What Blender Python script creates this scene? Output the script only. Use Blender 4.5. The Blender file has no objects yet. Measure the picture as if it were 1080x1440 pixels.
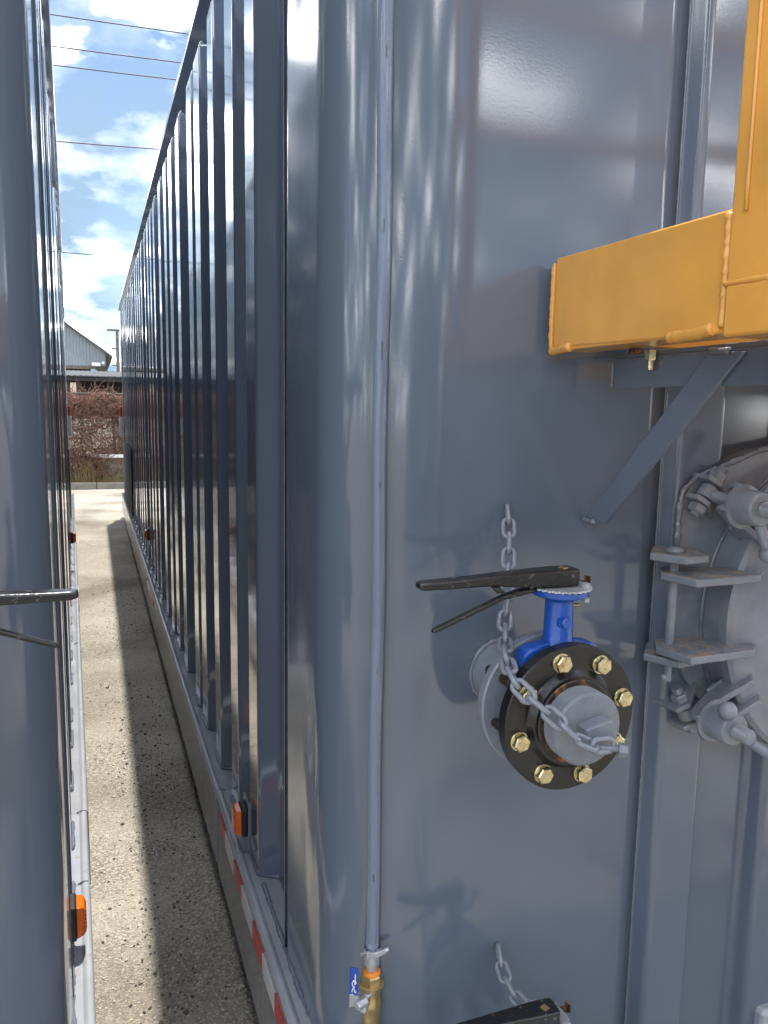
import bpy, bmesh, math, random
from mathutils import Vector, Matrix, noise as mnoise
random.seed(11)
S = bpy.context.scene
COL = S.collection

# ------------------------------------------------------------------ camera
EYE = Vector((0, 0, 1.6))
FPX, CX, CY = 1082.0, 540.0, 720.0
def cam_axes(vp=(132, 567), roll=0.94):
    D = Vector(((vp[0]-CX)/FPX, (vp[1]-CY)/FPX, 1)).normalized()
    r = math.radians(roll)
    v = Vector((-math.sin(r), math.cos(r), 0))
    G = (v + Vector((0, 0, 1))*(-(v.dot(D))/D.z)).normalized()
    U = -G
    X = D.cross(U)
    if X.x < 0: X = -X
    return Matrix((X, D, U))            # rows: photo axes -> world axes
CM = cam_axes()
cam_d = bpy.data.cameras.new('camera')
cam = bpy.data.objects.new('camera', cam_d); COL.objects.link(cam)
right = CM @ Vector((1, 0, 0)); up = -(CM @ Vector((0, 1, 0))); back = -(CM @ Vector((0, 0, 1)))
mw = Matrix((right, up, back)).transposed().to_4x4(); mw.translation = EYE
cam.matrix_world = mw
cam_d.sensor_fit = 'HORIZONTAL'; cam_d.sensor_width = 36.0
cam_d.lens = 36.0*FPX/1080.0
cam_d.clip_start = 0.02; cam_d.clip_end = 2000
S.camera = cam

# ------------------------------------------------------------------ sky, sun, exposure
SUN = Vector((0.085, 0.25, 1.0)).normalized()
w = bpy.data.worlds.new('World'); S.world = w; w.use_nodes = True
nt = w.node_tree; nt.nodes.clear()
def N(tree, t, **k):
    n = tree.nodes.new(t)
    for a, b in k.items(): setattr(n, a, b)
    return n
L = nt.links.new
sky = N(nt, 'ShaderNodeTexSky'); sky.sky_type = 'NISHITA'; sky.sun_disc = False
sky.sun_elevation = math.asin(SUN.z); sky.sun_rotation = math.atan2(SUN.x, SUN.y)
sky.air_density = 1.0; sky.dust_density = 0.5; sky.ozone_density = 1.0
bg_sky = N(nt, 'ShaderNodeBackground'); bg_sky.inputs[1].default_value = 0.052
L(sky.outputs[0], bg_sky.inputs[0])
tc = N(nt, 'ShaderNodeTexCoord'); sep = N(nt, 'ShaderNodeSeparateXYZ'); L(tc.outputs['Generated'], sep.inputs[0])
zc = N(nt, 'ShaderNodeMath', operation='MAXIMUM'); L(sep.outputs[2], zc.inputs[0]); zc.inputs[1].default_value = 0.0
za = N(nt, 'ShaderNodeMath', operation='ADD'); L(zc.outputs[0], za.inputs[0]); za.inputs[1].default_value = 0.33
dx = N(nt, 'ShaderNodeMath', operation='DIVIDE'); L(sep.outputs[0], dx.inputs[0]); L(za.outputs[0], dx.inputs[1])
dy = N(nt, 'ShaderNodeMath', operation='DIVIDE'); L(sep.outputs[1], dy.inputs[0]); L(za.outputs[0], dy.inputs[1])
cmb = N(nt, 'ShaderNodeCombineXYZ'); L(dx.outputs[0], cmb.inputs[0]); L(dy.outputs[0], cmb.inputs[1]); cmb.inputs[2].default_value = 12.4
n1 = N(nt, 'ShaderNodeTexNoise'); n1.inputs['Scale'].default_value = 2.1; n1.inputs['Detail'].default_value = 9; n1.inputs['Roughness'].default_value = 0.55
n1.inputs['Distortion'].default_value = 0.25
L(cmb.outputs[0], n1.inputs['Vector'])
cr = N(nt, 'ShaderNodeValToRGB'); cr.color_ramp.elements[0].position = 0.38; cr.color_ramp.elements[1].position = 0.54
L(n1.outputs[0], cr.inputs[0])
n2 = N(nt, 'ShaderNodeTexNoise'); n2.inputs['Scale'].default_value = 5.0; n2.inputs['Detail'].default_value = 7
va = N(nt, 'ShaderNodeVectorMath', operation='ADD'); va.inputs[1].default_value = (5.3, 1.7, 2.0); L(cmb.outputs[0], va.inputs[0]); L(va.outputs[0], n2.inputs['Vector'])
cr2 = N(nt, 'ShaderNodeValToRGB')
cr2.color_ramp.elements[0].position = 0.44; cr2.color_ramp.elements[0].color = (0.028, 0.040, 0.055, 1)
ce = cr2.color_ramp.elements.new(0.54); ce.color = (0.080, 0.092, 0.110, 1); cr2.color_ramp.elements[2].position = 0.66; cr2.color_ramp.elements[2].color = (1, 1, 1, 1); cr2.color_ramp.elements[2].position = 0.66
L(n2.outputs[0], cr2.inputs[0])
bg_c = N(nt, 'ShaderNodeBackground'); bg_c.inputs[1].default_value = 4.6; L(cr2.outputs[0], bg_c.inputs[0])
mx = N(nt, 'ShaderNodeMixShader'); L(cr.outputs[0], mx.inputs[0]); L(bg_sky.outputs[0], mx.inputs[1]); L(bg_c.outputs[0], mx.inputs[2])
wo = N(nt, 'ShaderNodeOutputWorld'); L(mx.outputs[0], wo.inputs[0])

sd = bpy.data.lights.new('sun', 'SUN'); sd.energy = 2.0; sd.angle = math.radians(0.9); sd.color = (1.0, 0.95, 0.87)
so = bpy.data.objects.new('sun', sd); COL.objects.link(so)
so.rotation_euler = SUN.to_track_quat('Z', 'Y').to_euler(); so.location = (3, 6, 20)
S.view_settings.view_transform = 'Standard'; S.view_settings.look = 'None'
S.view_settings.exposure = 1.82; S.view_settings.gamma = 1.0; S.view_settings.use_curve_mapping = False
S.render.engine = 'CYCLES'
S.cycles.caustics_reflective = False; S.cycles.caustics_refractive = False; S.cycles.max_bounces = 10; S.cycles.glossy_bounces = 6; S.cycles.diffuse_bounces = 4; S.cycles.transparent_max_bounces = 12
S.render.resolution_x = 768; S.render.resolution_y = 1024

# ------------------------------------------------------------------ materials
def mat(name, col, rough=0.5, metal=0.0, var=0.08, vscale=6.0, bump=0.0, bscale=200.0, wave=0.0, wscale=3.0,
        spec=0.5, dirt=None, dirt_amt=0.0, dscale=20.0, coat=0.0, zstretch=1.0, rvar=0.0, dust_top=False):
    m = bpy.data.materials.new(name); m.use_nodes = True
    t = m.node_tree; t.nodes.clear(); l = t.links.new
    out = N(t, 'ShaderNodeOutputMaterial'); b = N(t, 'ShaderNodeBsdfPrincipled'); l(b.outputs[0], out.inputs[0])
    tcn = N(t, 'ShaderNodeTexCoord'); mp = N(t, 'ShaderNodeMapping'); mp.inputs['Scale'].default_value = (1, 1, zstretch)
    l(tcn.outputs['Object'], mp.inputs[0])
    nz = N(t, 'ShaderNodeTexNoise'); nz.inputs['Scale'].default_value = vscale; nz.inputs['Detail'].default_value = 6
    l(mp.outputs[0], nz.inputs['Vector'])
    r = N(t, 'ShaderNodeValToRGB')
    lo = [max(0, c*(1-var)) for c in col]; hi = [min(1, c*(1+var)) for c in col]
    r.color_ramp.elements[0].position = 0.3; r.color_ramp.elements[0].color = (*lo, 1)
    r.color_ramp.elements[1].position = 0.7; r.color_ramp.elements[1].color = (*hi, 1)
    l(nz.outputs[0], r.inputs[0]); cout = r.outputs[0]
    if dirt:
        n3 = N(t, 'ShaderNodeTexNoise'); n3.inputs['Scale'].default_value = dscale; n3.inputs['Detail'].default_value = 8; n3.inputs['Roughness'].default_value = 0.65
        l(tcn.outputs['Object'], n3.inputs['Vector'])
        r3 = N(t, 'ShaderNodeValToRGB'); r3.color_ramp.elements[0].position = 0.62-0.2*dirt_amt; r3.color_ramp.elements[1].position = 0.70-0.1*dirt_amt
        l(n3.outputs[0], r3.inputs[0])
        fac = r3.outputs[0]
        if dust_top:                      # settled dust lies on upward faces only
            ge = N(t, 'ShaderNodeNewGeometry'); sg = N(t, 'ShaderNodeSeparateXYZ'); l(ge.outputs['True Normal'], sg.inputs[0])
            gt = N(t, 'ShaderNodeMath', operation='GREATER_THAN'); l(sg.outputs[2], gt.inputs[0]); gt.inputs[1].default_value = 0.7
            mu = N(t, 'ShaderNodeMath', operation='MULTIPLY'); l(gt.outputs[0], mu.inputs[0]); l(fac, mu.inputs[1]); fac = mu.outputs[0]
        mxn = N(t, 'ShaderNodeMixRGB'); l(fac, mxn.inputs[0]); l(cout, mxn.inputs[1]); mxn.inputs[2].default_value = (*dirt, 1); cout = mxn.outputs[0]
    l(cout, b.inputs['Base Color'])
    b.inputs['Roughness'].default_value = rough; b.inputs['Metallic'].default_value = metal
    b.inputs['Specular IOR Level'].default_value = spec
    if coat: b.inputs['Coat Weight'].default_value = coat; b.inputs['Coat Roughness'].default_value = 0.07
    if rvar:
        mr = N(t, 'ShaderNodeMapRange'); mr.inputs[3].default_value = max(0.02, rough-rvar); mr.inputs[4].default_value = rough+rvar
        l(nz.outputs[0], mr.inputs[0]); l(mr.outputs[0], b.inputs['Roughness'])
    nrm = None
    if wave:
        nw = N(t, 'ShaderNodeTexNoise'); nw.inputs['Scale'].default_value = wscale; nw.inputs['Detail'].default_value = 1.5
        l(mp.outputs[0], nw.inputs['Vector'])
        bw = N(t, 'ShaderNodeBump'); bw.inputs['Strength'].default_value = 1.0; bw.inputs['Distance'].default_value = wave
        l(nw.outputs[0], bw.inputs['Height']); nrm = bw.outputs[0]
    if bump:
        nb = N(t, 'ShaderNodeTexNoise'); nb.inputs['Scale'].default_value = bscale; nb.inputs['Detail'].default_value = 2
        l(tcn.outputs['Object'], nb.inputs['Vector'])
        bb = N(t, 'ShaderNodeBump'); bb.inputs['Strength'].default_value = 1.0; bb.inputs['Distance'].default_value = bump
        l(nb.outputs[0], bb.inputs['Height'])
        if nrm: l(nrm, bb.inputs['Normal'])
        nrm = bb.outputs[0]
    if nrm: l(nrm, b.inputs['Normal'])
    return m

PAINT = (0.104, 0.129, 0.172)
M = {}
M['paint'] = mat('grey_tank_paint', PAINT, 0.115, var=0.09, vscale=2.5, rvar=0.03, bump=0.00005, bscale=200, spec=0.72, zstretch=0.2)
M['paint_side'] = mat('grey_tank_paint_side', tuple(c*1.22 for c in PAINT), 0.07, var=0.05, vscale=1.5, bump=0.00003, bscale=160, wave=0.0008, wscale=1.1, spec=0.8, zstretch=0.25, coat=0.9)
M['paint_part'] = mat('grey_fitting_paint', (0.185, 0.205, 0.24), 0.22, var=0.12, vscale=30, bump=0.0004, bscale=260, spec=0.55)
M['paint_dusty'] = mat('grey_fitting_paint_dusty', (0.165, 0.185, 0.22), 0.25, var=0.10, vscale=30, bump=0.0004, bscale=220, dirt=(0.30, 0.25, 0.20), dirt_amt=0.9, dscale=38, dust_top=True)
M['weld'] = mat('painted_weld_bead', (0.125, 0.145, 0.18), 0.12, var=0.12, vscale=60, bump=0.0012, bscale=150, spec=0.7)
M['rail'] = mat('grey_rail_paint', (0.29, 0.305, 0.33), 0.17, var=0.10, vscale=9, bump=0.0002, bscale=120, wave=0.001, wscale=6, spec=0.7, dirt=(0.25, 0.23, 0.20), dirt_amt=0.05, dscale=9)
M['orange'] = mat('orange_paint', (0.67, 0.325, 0.065), 0.20, var=0.10, vscale=9, bump=0.00025, bscale=140, wave=0.0012, wscale=9, spec=0.6)
M['blue'] = mat('blue_valve_enamel', (0.010, 0.075, 0.36), 0.25, var=0.12, vscale=40, bump=0.0006, bscale=180, spec=0.6)
M['black'] = mat('black_handle_paint', (0.008, 0.0085, 0.010), 0.28, var=0.2, vscale=40, bump=0.0007, bscale=150, spec=0.6, dirt=(0.16, 0.16, 0.165), dirt_amt=0.12, dscale=70)
M['black_flange'] = mat('black_flange_lacquer', (0.010, 0.010, 0.0105), 0.26, var=0.2, vscale=30, bump=0.0004, bscale=150, dirt=(0.26, 0.11, 0.04), dirt_amt=-0.10, dscale=16)
M['rust'] = mat('rusty_black_steel', (0.020, 0.016, 0.014), 0.5, var=0.3, vscale=60, bump=0.0006, bscale=200, dirt=(0.30, 0.11, 0.03), dirt_amt=0.42, dscale=55)
M['plug'] = mat('grey_primed_plug', (0.165, 0.185, 0.215), 0.28, var=0.10, vscale=45, bump=0.0006, bscale=180)
M['chain'] = mat('grey_painted_chain', (0.18, 0.20, 0.235), 0.25, var=0.12, vscale=70, bump=0.0004, bscale=260, spec=0.6)
M['gold'] = mat('yellow_zinc_bolt', (0.60, 0.53, 0.33), 0.26, metal=0.95, var=0.2, vscale=90, bump=0.0003, bscale=300, dirt=(0.45, 0.27, 0.15), dirt_amt=0.3, dscale=60)
M['zinc'] = mat('galvanised_steel', (0.46, 0.48, 0.51), 0.38, metal=0.55, var=0.15, vscale=60, bump=0.0003, bscale=220)
M['brass'] = mat('yellow_brass', (0.56, 0.42, 0.20), 0.32, metal=0.85, var=0.15, vscale=60, bump=0.0005, bscale=200)
M['tape_orange'] = mat('orange_thread_tape', (0.75, 0.23, 0.02), 0.5, var=0.1, vscale=80, bump=0.0005, bscale=300)
M['vinyl_blue'] = mat('blue_vinyl_grip', (0.012, 0.06, 0.33), 0.35, var=0.1, vscale=60)
M['white'] = mat('white_print', (0.78, 0.78, 0.76), 0.5, var=0.04, vscale=50)
M['amber'] = mat('amber_lens', (0.70, 0.125, 0.006), 0.10, var=0.10, vscale=60, bump=0.0012, bscale=90, spec=0.7)
M['rubber'] = mat('black_rubber', (0.018, 0.018, 0.02), 0.55, var=0.2, vscale=50)
M['tape_red'] = mat('red_reflective_tape', (0.48, 0.035, 0.035), 0.35, var=0.12, vscale=60, bump=0.0004, bscale=400)
M['tape_white'] = mat('white_reflective_tape', (0.62, 0.63, 0.64), 0.35, var=0.08, vscale=60, bump=0.0004, bscale=400)
M['concrete'] = mat('pale_concrete', (0.24, 0.22, 0.18), 0.85, var=0.2, vscale=8, bump=0.004, bscale=60)
M['metal_wall'] = mat('weathered_metal_cladding', (0.20, 0.235, 0.265), 0.8, var=0.12, vscale=1.2, zstretch=0.15)
M['metal_roof'] = mat('pale_metal_roof', (0.09, 0.095, 0.10), 0.9, var=0.2, vscale=2, spec=0.1)
M['dark'] = mat('painted_shade_and_guard_black', (0.03, 0.03, 0.033), 0.8, var=0.2, vscale=3)  # shed and opening shade put into the colour; also the matte wheel guard
M['cream'] = mat('cream_painted_block', (0.62, 0.56, 0.44), 0.8, var=0.15, vscale=3, bump=0.003, bscale=40)
M['vine'] = mat('dry_red_brown_vine', (0.19, 0.098, 0.068), 0.8, var=0.45, vscale=12)
M['weed'] = mat('dry_weed', (0.24, 0.19, 0.07), 0.8, var=0.4, vscale=6)
M['wood'] = mat('weathered_pole_wood', (0.13, 0.115, 0.10), 0.9, var=0.2, vscale=5)
M['wire'] = mat('black_cable', (0.03, 0.03, 0.035), 0.6)
M['verge'] = mat('dry_verge_soil', (0.26, 0.20, 0.13), 0.95, var=0.3, vscale=5, bump=0.02, bscale=20)
M['stone_dark'] = mat('dark_loose_stone', (0.06, 0.056, 0.055), 0.8, var=0.4, vscale=20)
M['stone_pale'] = mat('pale_loose_chip', (0.42, 0.38, 0.31), 0.8, var=0.3, vscale=25)

def clear_tube_mat():
    m = mat('clear_vinyl_tube', (0.46, 0.55, 0.72), 0.06, var=0.02, vscale=4, bump=0.0004, bscale=60)
    b = [n for n in m.node_tree.nodes if n.type == 'BSDF_PRINCIPLED'][0]
    b.inputs['Transmission Weight'].default_value = 0.68; b.inputs['IOR'].default_value = 1.42
    return m
M['tube'] = clear_tube_mat()

def ground_mat():
    m = bpy.data.materials.new('chip_seal_asphalt'); m.use_nodes = True
    t = m.node_tree; t.nodes.clear(); l = t.links.new
    out = N(t, 'ShaderNodeOutputMaterial'); b = N(t, 'ShaderNodeBsdfPrincipled'); l(b.outputs[0], out.inputs[0])
    b.inputs['Roughness'].default_value = 0.92
    tcn = N(t, 'ShaderNodeTexCoord')
    v = N(t, 'ShaderNodeTexVoronoi'); v.inputs['Scale'].default_value = 150; v.inputs['Randomness'].default_value = 1
    l(tcn.outputs['Object'], v.inputs['Vector'])
    sepc = N(t, 'ShaderNodeSeparateColor'); l(v.outputs['Color'], sepc.inputs[0])
    r = N(t, 'ShaderNodeValToRGB'); e = r.color_ramp.elements
    e[0].position = 0.0; e[0].color = (0.19, 0.17, 0.142, 1); e[1].position = 1.0; e[1].color = (0.58, 0.54, 0.46, 1)
    a = e.new(0.35); a.color = (0.32, 0.295, 0.25, 1); a = e.new(0.75); a.color = (0.41, 0.38, 0.325, 1)
    l(sepc.outputs[0], r.inputs[0])
    rd = N(t, 'ShaderNodeValToRGB'); rd.color_ramp.elements[0].position = 0.25; rd.color_ramp.elements[0].color = (1, 1, 1, 1)
    rd.color_ramp.elements[1].position = 0.75; rd.color_ramp.elements[1].color = (0.66, 0.64, 0.61, 1)
    l(v.outputs['Distance'], rd.inputs[0])
    mul = N(t, 'ShaderNodeMixRGB', blend_type='MULTIPLY'); mul.inputs[0].default_value = 1; l(r.outputs[0], mul.inputs[1]); l(rd.outputs[0], mul.inputs[2])
    # fine dust filling the surface in patches
    n1 = N(t, 'ShaderNodeTexNoise'); n1.inputs['Scale'].default_value = 1.6; n1.inputs['Detail'].default_value = 8; n1.inputs['Roughness'].default_value = 0.62
    l(tcn.outputs['Object'], n1.inputs['Vector'])
    r1 = N(t, 'ShaderNodeValToRGB'); r1.color_ramp.elements[0].position = 0.40; r1.color_ramp.elements[1].position = 0.66
    l(n1.outputs[0], r1.inputs[0])
    dm = N(t, 'ShaderNodeMath', operation='MULTIPLY'); l(r1.outputs[0], dm.inputs[0]); dm.inputs[1].default_value = 0.75
    mixd = N(t, 'ShaderNodeMixRGB'); l(dm.outputs[0], mixd.inputs[0]); l(mul.outputs[0], mixd.inputs[1]); mixd.inputs[2].default_value = (0.42, 0.385, 0.325, 1)
    # old oily stains
    n2 = N(t, 'ShaderNodeTexNoise'); n2.inputs['Scale'].default_value = 0.9; n2.inputs['Detail'].default_value = 5
    va2 = N(t, 'ShaderNodeVectorMath', operation='ADD'); va2.inputs[1].default_value = (3.1, 7.7, 0); l(tcn.outputs['Object'], va2.inputs[0]); l(va2.outputs[0], n2.inputs['Vector'])
    r2 = N(t, 'ShaderNodeValToRGB'); r2.color_ramp.elements[0].position = 0.36; r2.color_ramp.elements[0].color = (0.58, 0.56, 0.52, 1)
    r2.color_ramp.elements[1].position = 0.52; r2.color_ramp.elements[1].color = (1, 1, 1, 1)
    l(n2.outputs[0], r2.inputs[0])
    mul2 = N(t, 'ShaderNodeMixRGB', blend_type='MULTIPLY'); mul2.inputs[0].default_value = 1; l(mixd.outputs[0], mul2.inputs[1]); l(r2.outputs[0], mul2.inputs[2])
    # small dark grit
    v2 = N(t, 'ShaderNodeTexVoronoi'); v2.inputs['Scale'].default_value = 38; l(tcn.outputs['Object'], v2.inputs['Vector'])
    sc2 = N(t, 'ShaderNodeSeparateColor'); l(v2.outputs['Color'], sc2.inputs[0])
    gt = N(t, 'ShaderNodeMath', operation='GREATER_THAN'); l(sc2.outputs[1], gt.inputs[0]); gt.inputs[1].default_value = 0.975
    lt = N(t, 'ShaderNodeMath', operation='LESS_THAN'); l(v2.outputs['Distance'], lt.inputs[0]); lt.inputs[1].default_value = 0.28
    an = N(t, 'ShaderNodeMath', operation='MULTIPLY'); l(gt.outputs[0], an.inputs[0]); l(lt.outputs[0], an.inputs[1])
    mixg = N(t, 'ShaderNodeMixRGB'); l(an.outputs[0], mixg.inputs[0]); l(mul2.outputs[0], mixg.inputs[1]); mixg.inputs[2].default_value = (0.045, 0.042, 0.04, 1)
    l(mixg.outputs[0], b.inputs['Base Color'])
    inv = N(t, 'ShaderNodeMath', operation='SUBTRACT'); inv.inputs[0].default_value = 1.0; l(v.outputs['Distance'], inv.inputs[1])
    bp = N(t, 'ShaderNodeBump'); bp.inputs['Strength'].default_value = 0.9; bp.inputs['Distance'].default_value = 0.006; l(inv.outputs[0], bp.inputs['Height'])
    l(bp.outputs[0], b.inputs['Normal'])
    return m
M['ground'] = ground_mat()

# ------------------------------------------------------------------ mesh helpers (everything is given in world metres)
class MB:
    def __init__(s): s.v = []; s.f = []
    def add(s, vs, fs):
        o = len(s.v); s.v += [Vector(p) for p in vs]; s.f += [tuple(i+o for i in f) for f in fs]; return s
    def box(s, a, b):
        (x0, y0, z0), (x1, y1, z1) = a, b
        return s.add([(x0,y0,z0),(x1,y0,z0),(x1,y1,z0),(x0,y1,z0),(x0,y0,z1),(x1,y0,z1),(x1,y1,z1),(x0,y1,z1)],
              [(0,3,2,1),(4,5,6,7),(0,1,5,4),(1,2,6,5),(2,3,7,6),(3,0,4,7)])
    def obox(s, c, ax, ay, az):             # centre and three half-axes
        c, ax, ay, az = map(Vector, (c, ax, ay, az)); vs = []
        for k in (-1, 1):
            for (i, j) in ((-1,-1),(1,-1),(1,1),(-1,1)): vs.append(c+ax*i+ay*j+az*k)
        return s.add(vs, [(0,3,2,1),(4,5,6,7),(0,1,5,4),(1,2,6,5),(2,3,7,6),(3,0,4,7)])
    def prism(s, pts, d):                   # polygon (3D points) swept by vector d
        n = len(pts); d = Vector(d); P = [Vector(p) for p in pts]
        fs = [tuple(range(n))[::-1], tuple(range(n, 2*n))] + [(i, (i+1) % n, n+(i+1) % n, n+i) for i in range(n)]
        return s.add(P+[p+d for p in P], fs)
    def lathe(s, o, axis, prof, n=32, closed=False):    # prof: (distance along axis, radius)
        o = Vector(o); a = Vector(axis).normalized(); u = a.orthogonal().normalized(); v = a.cross(u); vs = []; fs = []
        m = len(prof)
        for (h, r) in prof:
            for k in range(n):
                t = 2*math.pi*k/n; vs.append(o+a*h+(u*math.cos(t)+v*math.sin(t))*r)
        for i in range(m-1 if not closed else m):
            j = (i+1) % m
            for k in range(n):
                k2 = (k+1) % n; fs.append((i*n+k, i*n+k2, j*n+k2, j*n+k))
        if not closed:
            fs.append(tuple(range(n))[::-1]); fs.append(tuple(range((m-1)*n, m*n)))
        return s.add(vs, fs)
    def cyl(s, a, b, r, n=20, r2=None):
        a, b = Vector(a), Vector(b); return s.lathe(a, b-a, [(0, r), ((b-a).length, r if r2 is None else r2)], n)
    def tube(s, pts, r, n=8, rf=None, closed=False):
        P = [Vector(p) for p in pts]; m = len(P); vs = []; fs = []
        prev = None
        for i, p in enumerate(P):
            if closed: t = P[(i+1) % m]-P[i-1]
            else: t = P[min(i+1, m-1)]-P[max(i-1, 0)]
            t.normalize()
            if prev is None: u = t.orthogonal().normalized()
            else:
                u = prev-t*prev.dot(t)
                u = u.normalized() if u.length > 1e-6 else t.orthogonal().normalized()
            prev = u; v = t.cross(u); rr = rf(i) if rf else r
            for k in range(n):
                a = 2*math.pi*k/n; vs.append(p+(u*math.cos(a)+v*math.sin(a))*rr)
        for i in range(m if closed else m-1):
            j = (i+1) % m
            for k in range(n):
                k2 = (k+1) % n; fs.append((i*n+k, i*n+k2, j*n+k2, j*n+k))
        if not closed: fs.append(tuple(range(n))[::-1]); fs.append(tuple(range((m-1)*n, m*n)))
        return s.add(vs, fs)
    def ball(s, c, r, n=16):
        return s.lathe(Vector(c)-Vector((0,0,r)), (0,0,1), [(r-r*math.cos(math.pi*i/10), max(1e-4, r*math.sin(math.pi*i/10))) for i in range(11)], n)
    def hexa(s, a, b, r, rot=0.0):
        a, b = Vector(a), Vector(b); ax = (b-a).normalized(); u = ax.orthogonal().normalized(); v = ax.cross(u); vs = []
        H = (b-a).length
        for (h, rr) in ((0, r), (H*0.85, r), (H, r*0.86)):
            for k in range(6):
                t = rot+k*math.pi/3; vs.append(a+ax*h+(u*math.cos(t)+v*math.sin(t))*rr)
        fs = [tuple(range(6))[::-1], tuple(range(12, 18))]
        for i in (0, 1):
            for k in range(6): fs.append((i*6+k, i*6+(k+1) % 6, i*6+6+(k+1) % 6, i*6+6+k))
        return s.add(vs, fs)
    def sheet(s, pts, z0, z1, nz=1):        # open plan-view polyline extruded upwards
        n = len(pts); vs = []; fs = []
        for k in range(nz+1):
            z = z0+(z1-z0)*k/nz
            for p in pts: vs.append((p[0], p[1], z))
        for k in range(nz):
            for i in range(n-1): fs.append((k*n+i, k*n+i+1, (k+1)*n+i+1, (k+1)*n+i))
        return s.add(vs, fs)

ORG = {}
def root(name, loc, label, cat, group=None, kind=None):
    o = bpy.data.objects.new(name, None); COL.objects.link(o); o.location = loc; o.empty_display_size = 0.1
    ORG[o] = Vector(loc); tag(o, label, cat, group, kind); return o
def tag(o, label=None, cat=None, group=None, kind=None):
    if label: o['label'] = label
    if cat: o['category'] = cat
    if group: o['group'] = group
    if kind: o['kind'] = kind
    return o
def obj(name, mb, m, parent=None, bevel=0.0, seg=2, smooth=35, thick=0.0, label=None, kind=None, wn=False):
    off = ORG.get(parent, Vector((0, 0, 0)))
    me = bpy.data.meshes.new(name); me.from_pydata([p-off for p in mb.v], [], mb.f); me.update()
    bm = bmesh.new(); bm.from_mesh(me); bmesh.ops.recalc_face_normals(bm, faces=bm.faces); bm.to_mesh(me); bm.free()
    me.materials.append(M[m] if isinstance(m, str) else m)
    if smooth:
        me.polygons.foreach_set('use_smooth', [True]*len(me.polygons)); me.set_sharp_from_angle(angle=math.radians(smooth))
    o = bpy.data.objects.new(name, me); COL.objects.link(o)
    if parent: o.parent = parent
    ORG[o] = off
    if thick:
        md = o.modifiers.new('thickness', 'SOLIDIFY'); md.thickness = thick; md.offset = -1
    if bevel: wn = True
    if bevel:
        md = o.modifiers.new('bevel', 'BEVEL'); md.width = bevel; md.segments = seg; md.limit_method = 'ANGLE'; md.angle_limit = math.radians(40); md.harden_normals = False
    if wn:
        md = o.modifiers.new('weighted_normals', 'WEIGHTED_NORMAL'); md.keep_sharp = True; md.weight = 80
    if label: o['label'] = label
    if kind: o['kind'] = kind
    return o
def single(name, mb, m, base, label, cat, group=None, **k):    # a thing made of one mesh with its origin at its base
    key = object(); ORG[key] = Vector(base)
    o = obj(name, mb, m, None, **k)
    for v in o.data.vertices: v.co -= Vector(base)
    o.location = base; ORG[o] = Vector(base)
    return tag(o, label, cat, group)
def copy_tree(o, parent=None):
    c = o.copy(); COL.objects.link(c); c.parent = parent
    for ch in o.children: copy_tree(ch, c)
    return c
def fillet(pts, r, n=6):                    # round the corners of a plan polyline
    out = [Vector(pts[0]).to_2d()]
    for i in range(1, len(pts)-1):
        p, a, b = Vector(pts[i]).to_2d(), Vector(pts[i-1]).to_2d(), Vector(pts[i+1]).to_2d()
        da, db = (a-p), (b-p); q = min(r, da.length*0.45, db.length*0.45)
        s, e = p+da.normalized()*q, p+db.normalized()*q
        for k in range(n+1):
            t = k/n; out.append(s*(1-t)**2+p*2*t*(1-t)+e*t*t)
    out.append(Vector(pts[-1]).to_2d()); return out
def lumpy(pts, step):                       # resample a 3D polyline for weld beads
    P = [Vector(p) for p in pts]; out = [P[0]]; 
    for a, b in zip(P, P[1:]):
        n = max(1, int((b-a).length/step))
        for k in range(1, n+1): out.append(a.lerp(b, k/n))
    return out
def weld(pts, r, parent, step=0.008, amp=0.35, name='weld_bead', n=7, m='weld'):
    P = lumpy(pts, step); rs = [r*(1+amp*(random.random()*2-1)) for _ in P]
    return obj(name, MB().tube(P, r, n, rf=lambda i: rs[i]), m, parent, smooth=180)

# ------------------------------------------------------------------ ground and far setting
g = obj('ground', MB().add([(-250,-250,0),(250,-250,0),(250,400,0),(-250,400,0)], [(0,1,2,3)]), 'ground', kind='structure', smooth=0)
vg = MB(); nx, ny = 60, 24
for j in range(ny+1):
    for i in range(nx+1):
        x = -12+24*i/nx; y = 15.52+10*j/ny
        vg.v.append(Vector((x, y, 0.05+0.10*mnoise.noise(Vector((x*0.9, y*0.9, 0)))*(1 if j else 0)+0.02*min(j, 6))))
for j in range(ny):
    for i in range(nx): a = j*(nx+1)+i; vg.f.append((a, a+1, a+nx+2, a+nx+1))
obj('verge', vg, 'verge', kind='structure')
kb = MB(); rk = random.Random(4)
for k in range(8):
    x0 = -12+3*k; kb.box((x0+0.006, 15.34+rk.uniform(-.006,.006), -0.05), (x0+2.994, 15.54, 0.115+rk.uniform(-.006,.006)))
obj('kerb', kb, 'concrete', bevel=0.012, kind='structure')

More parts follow.
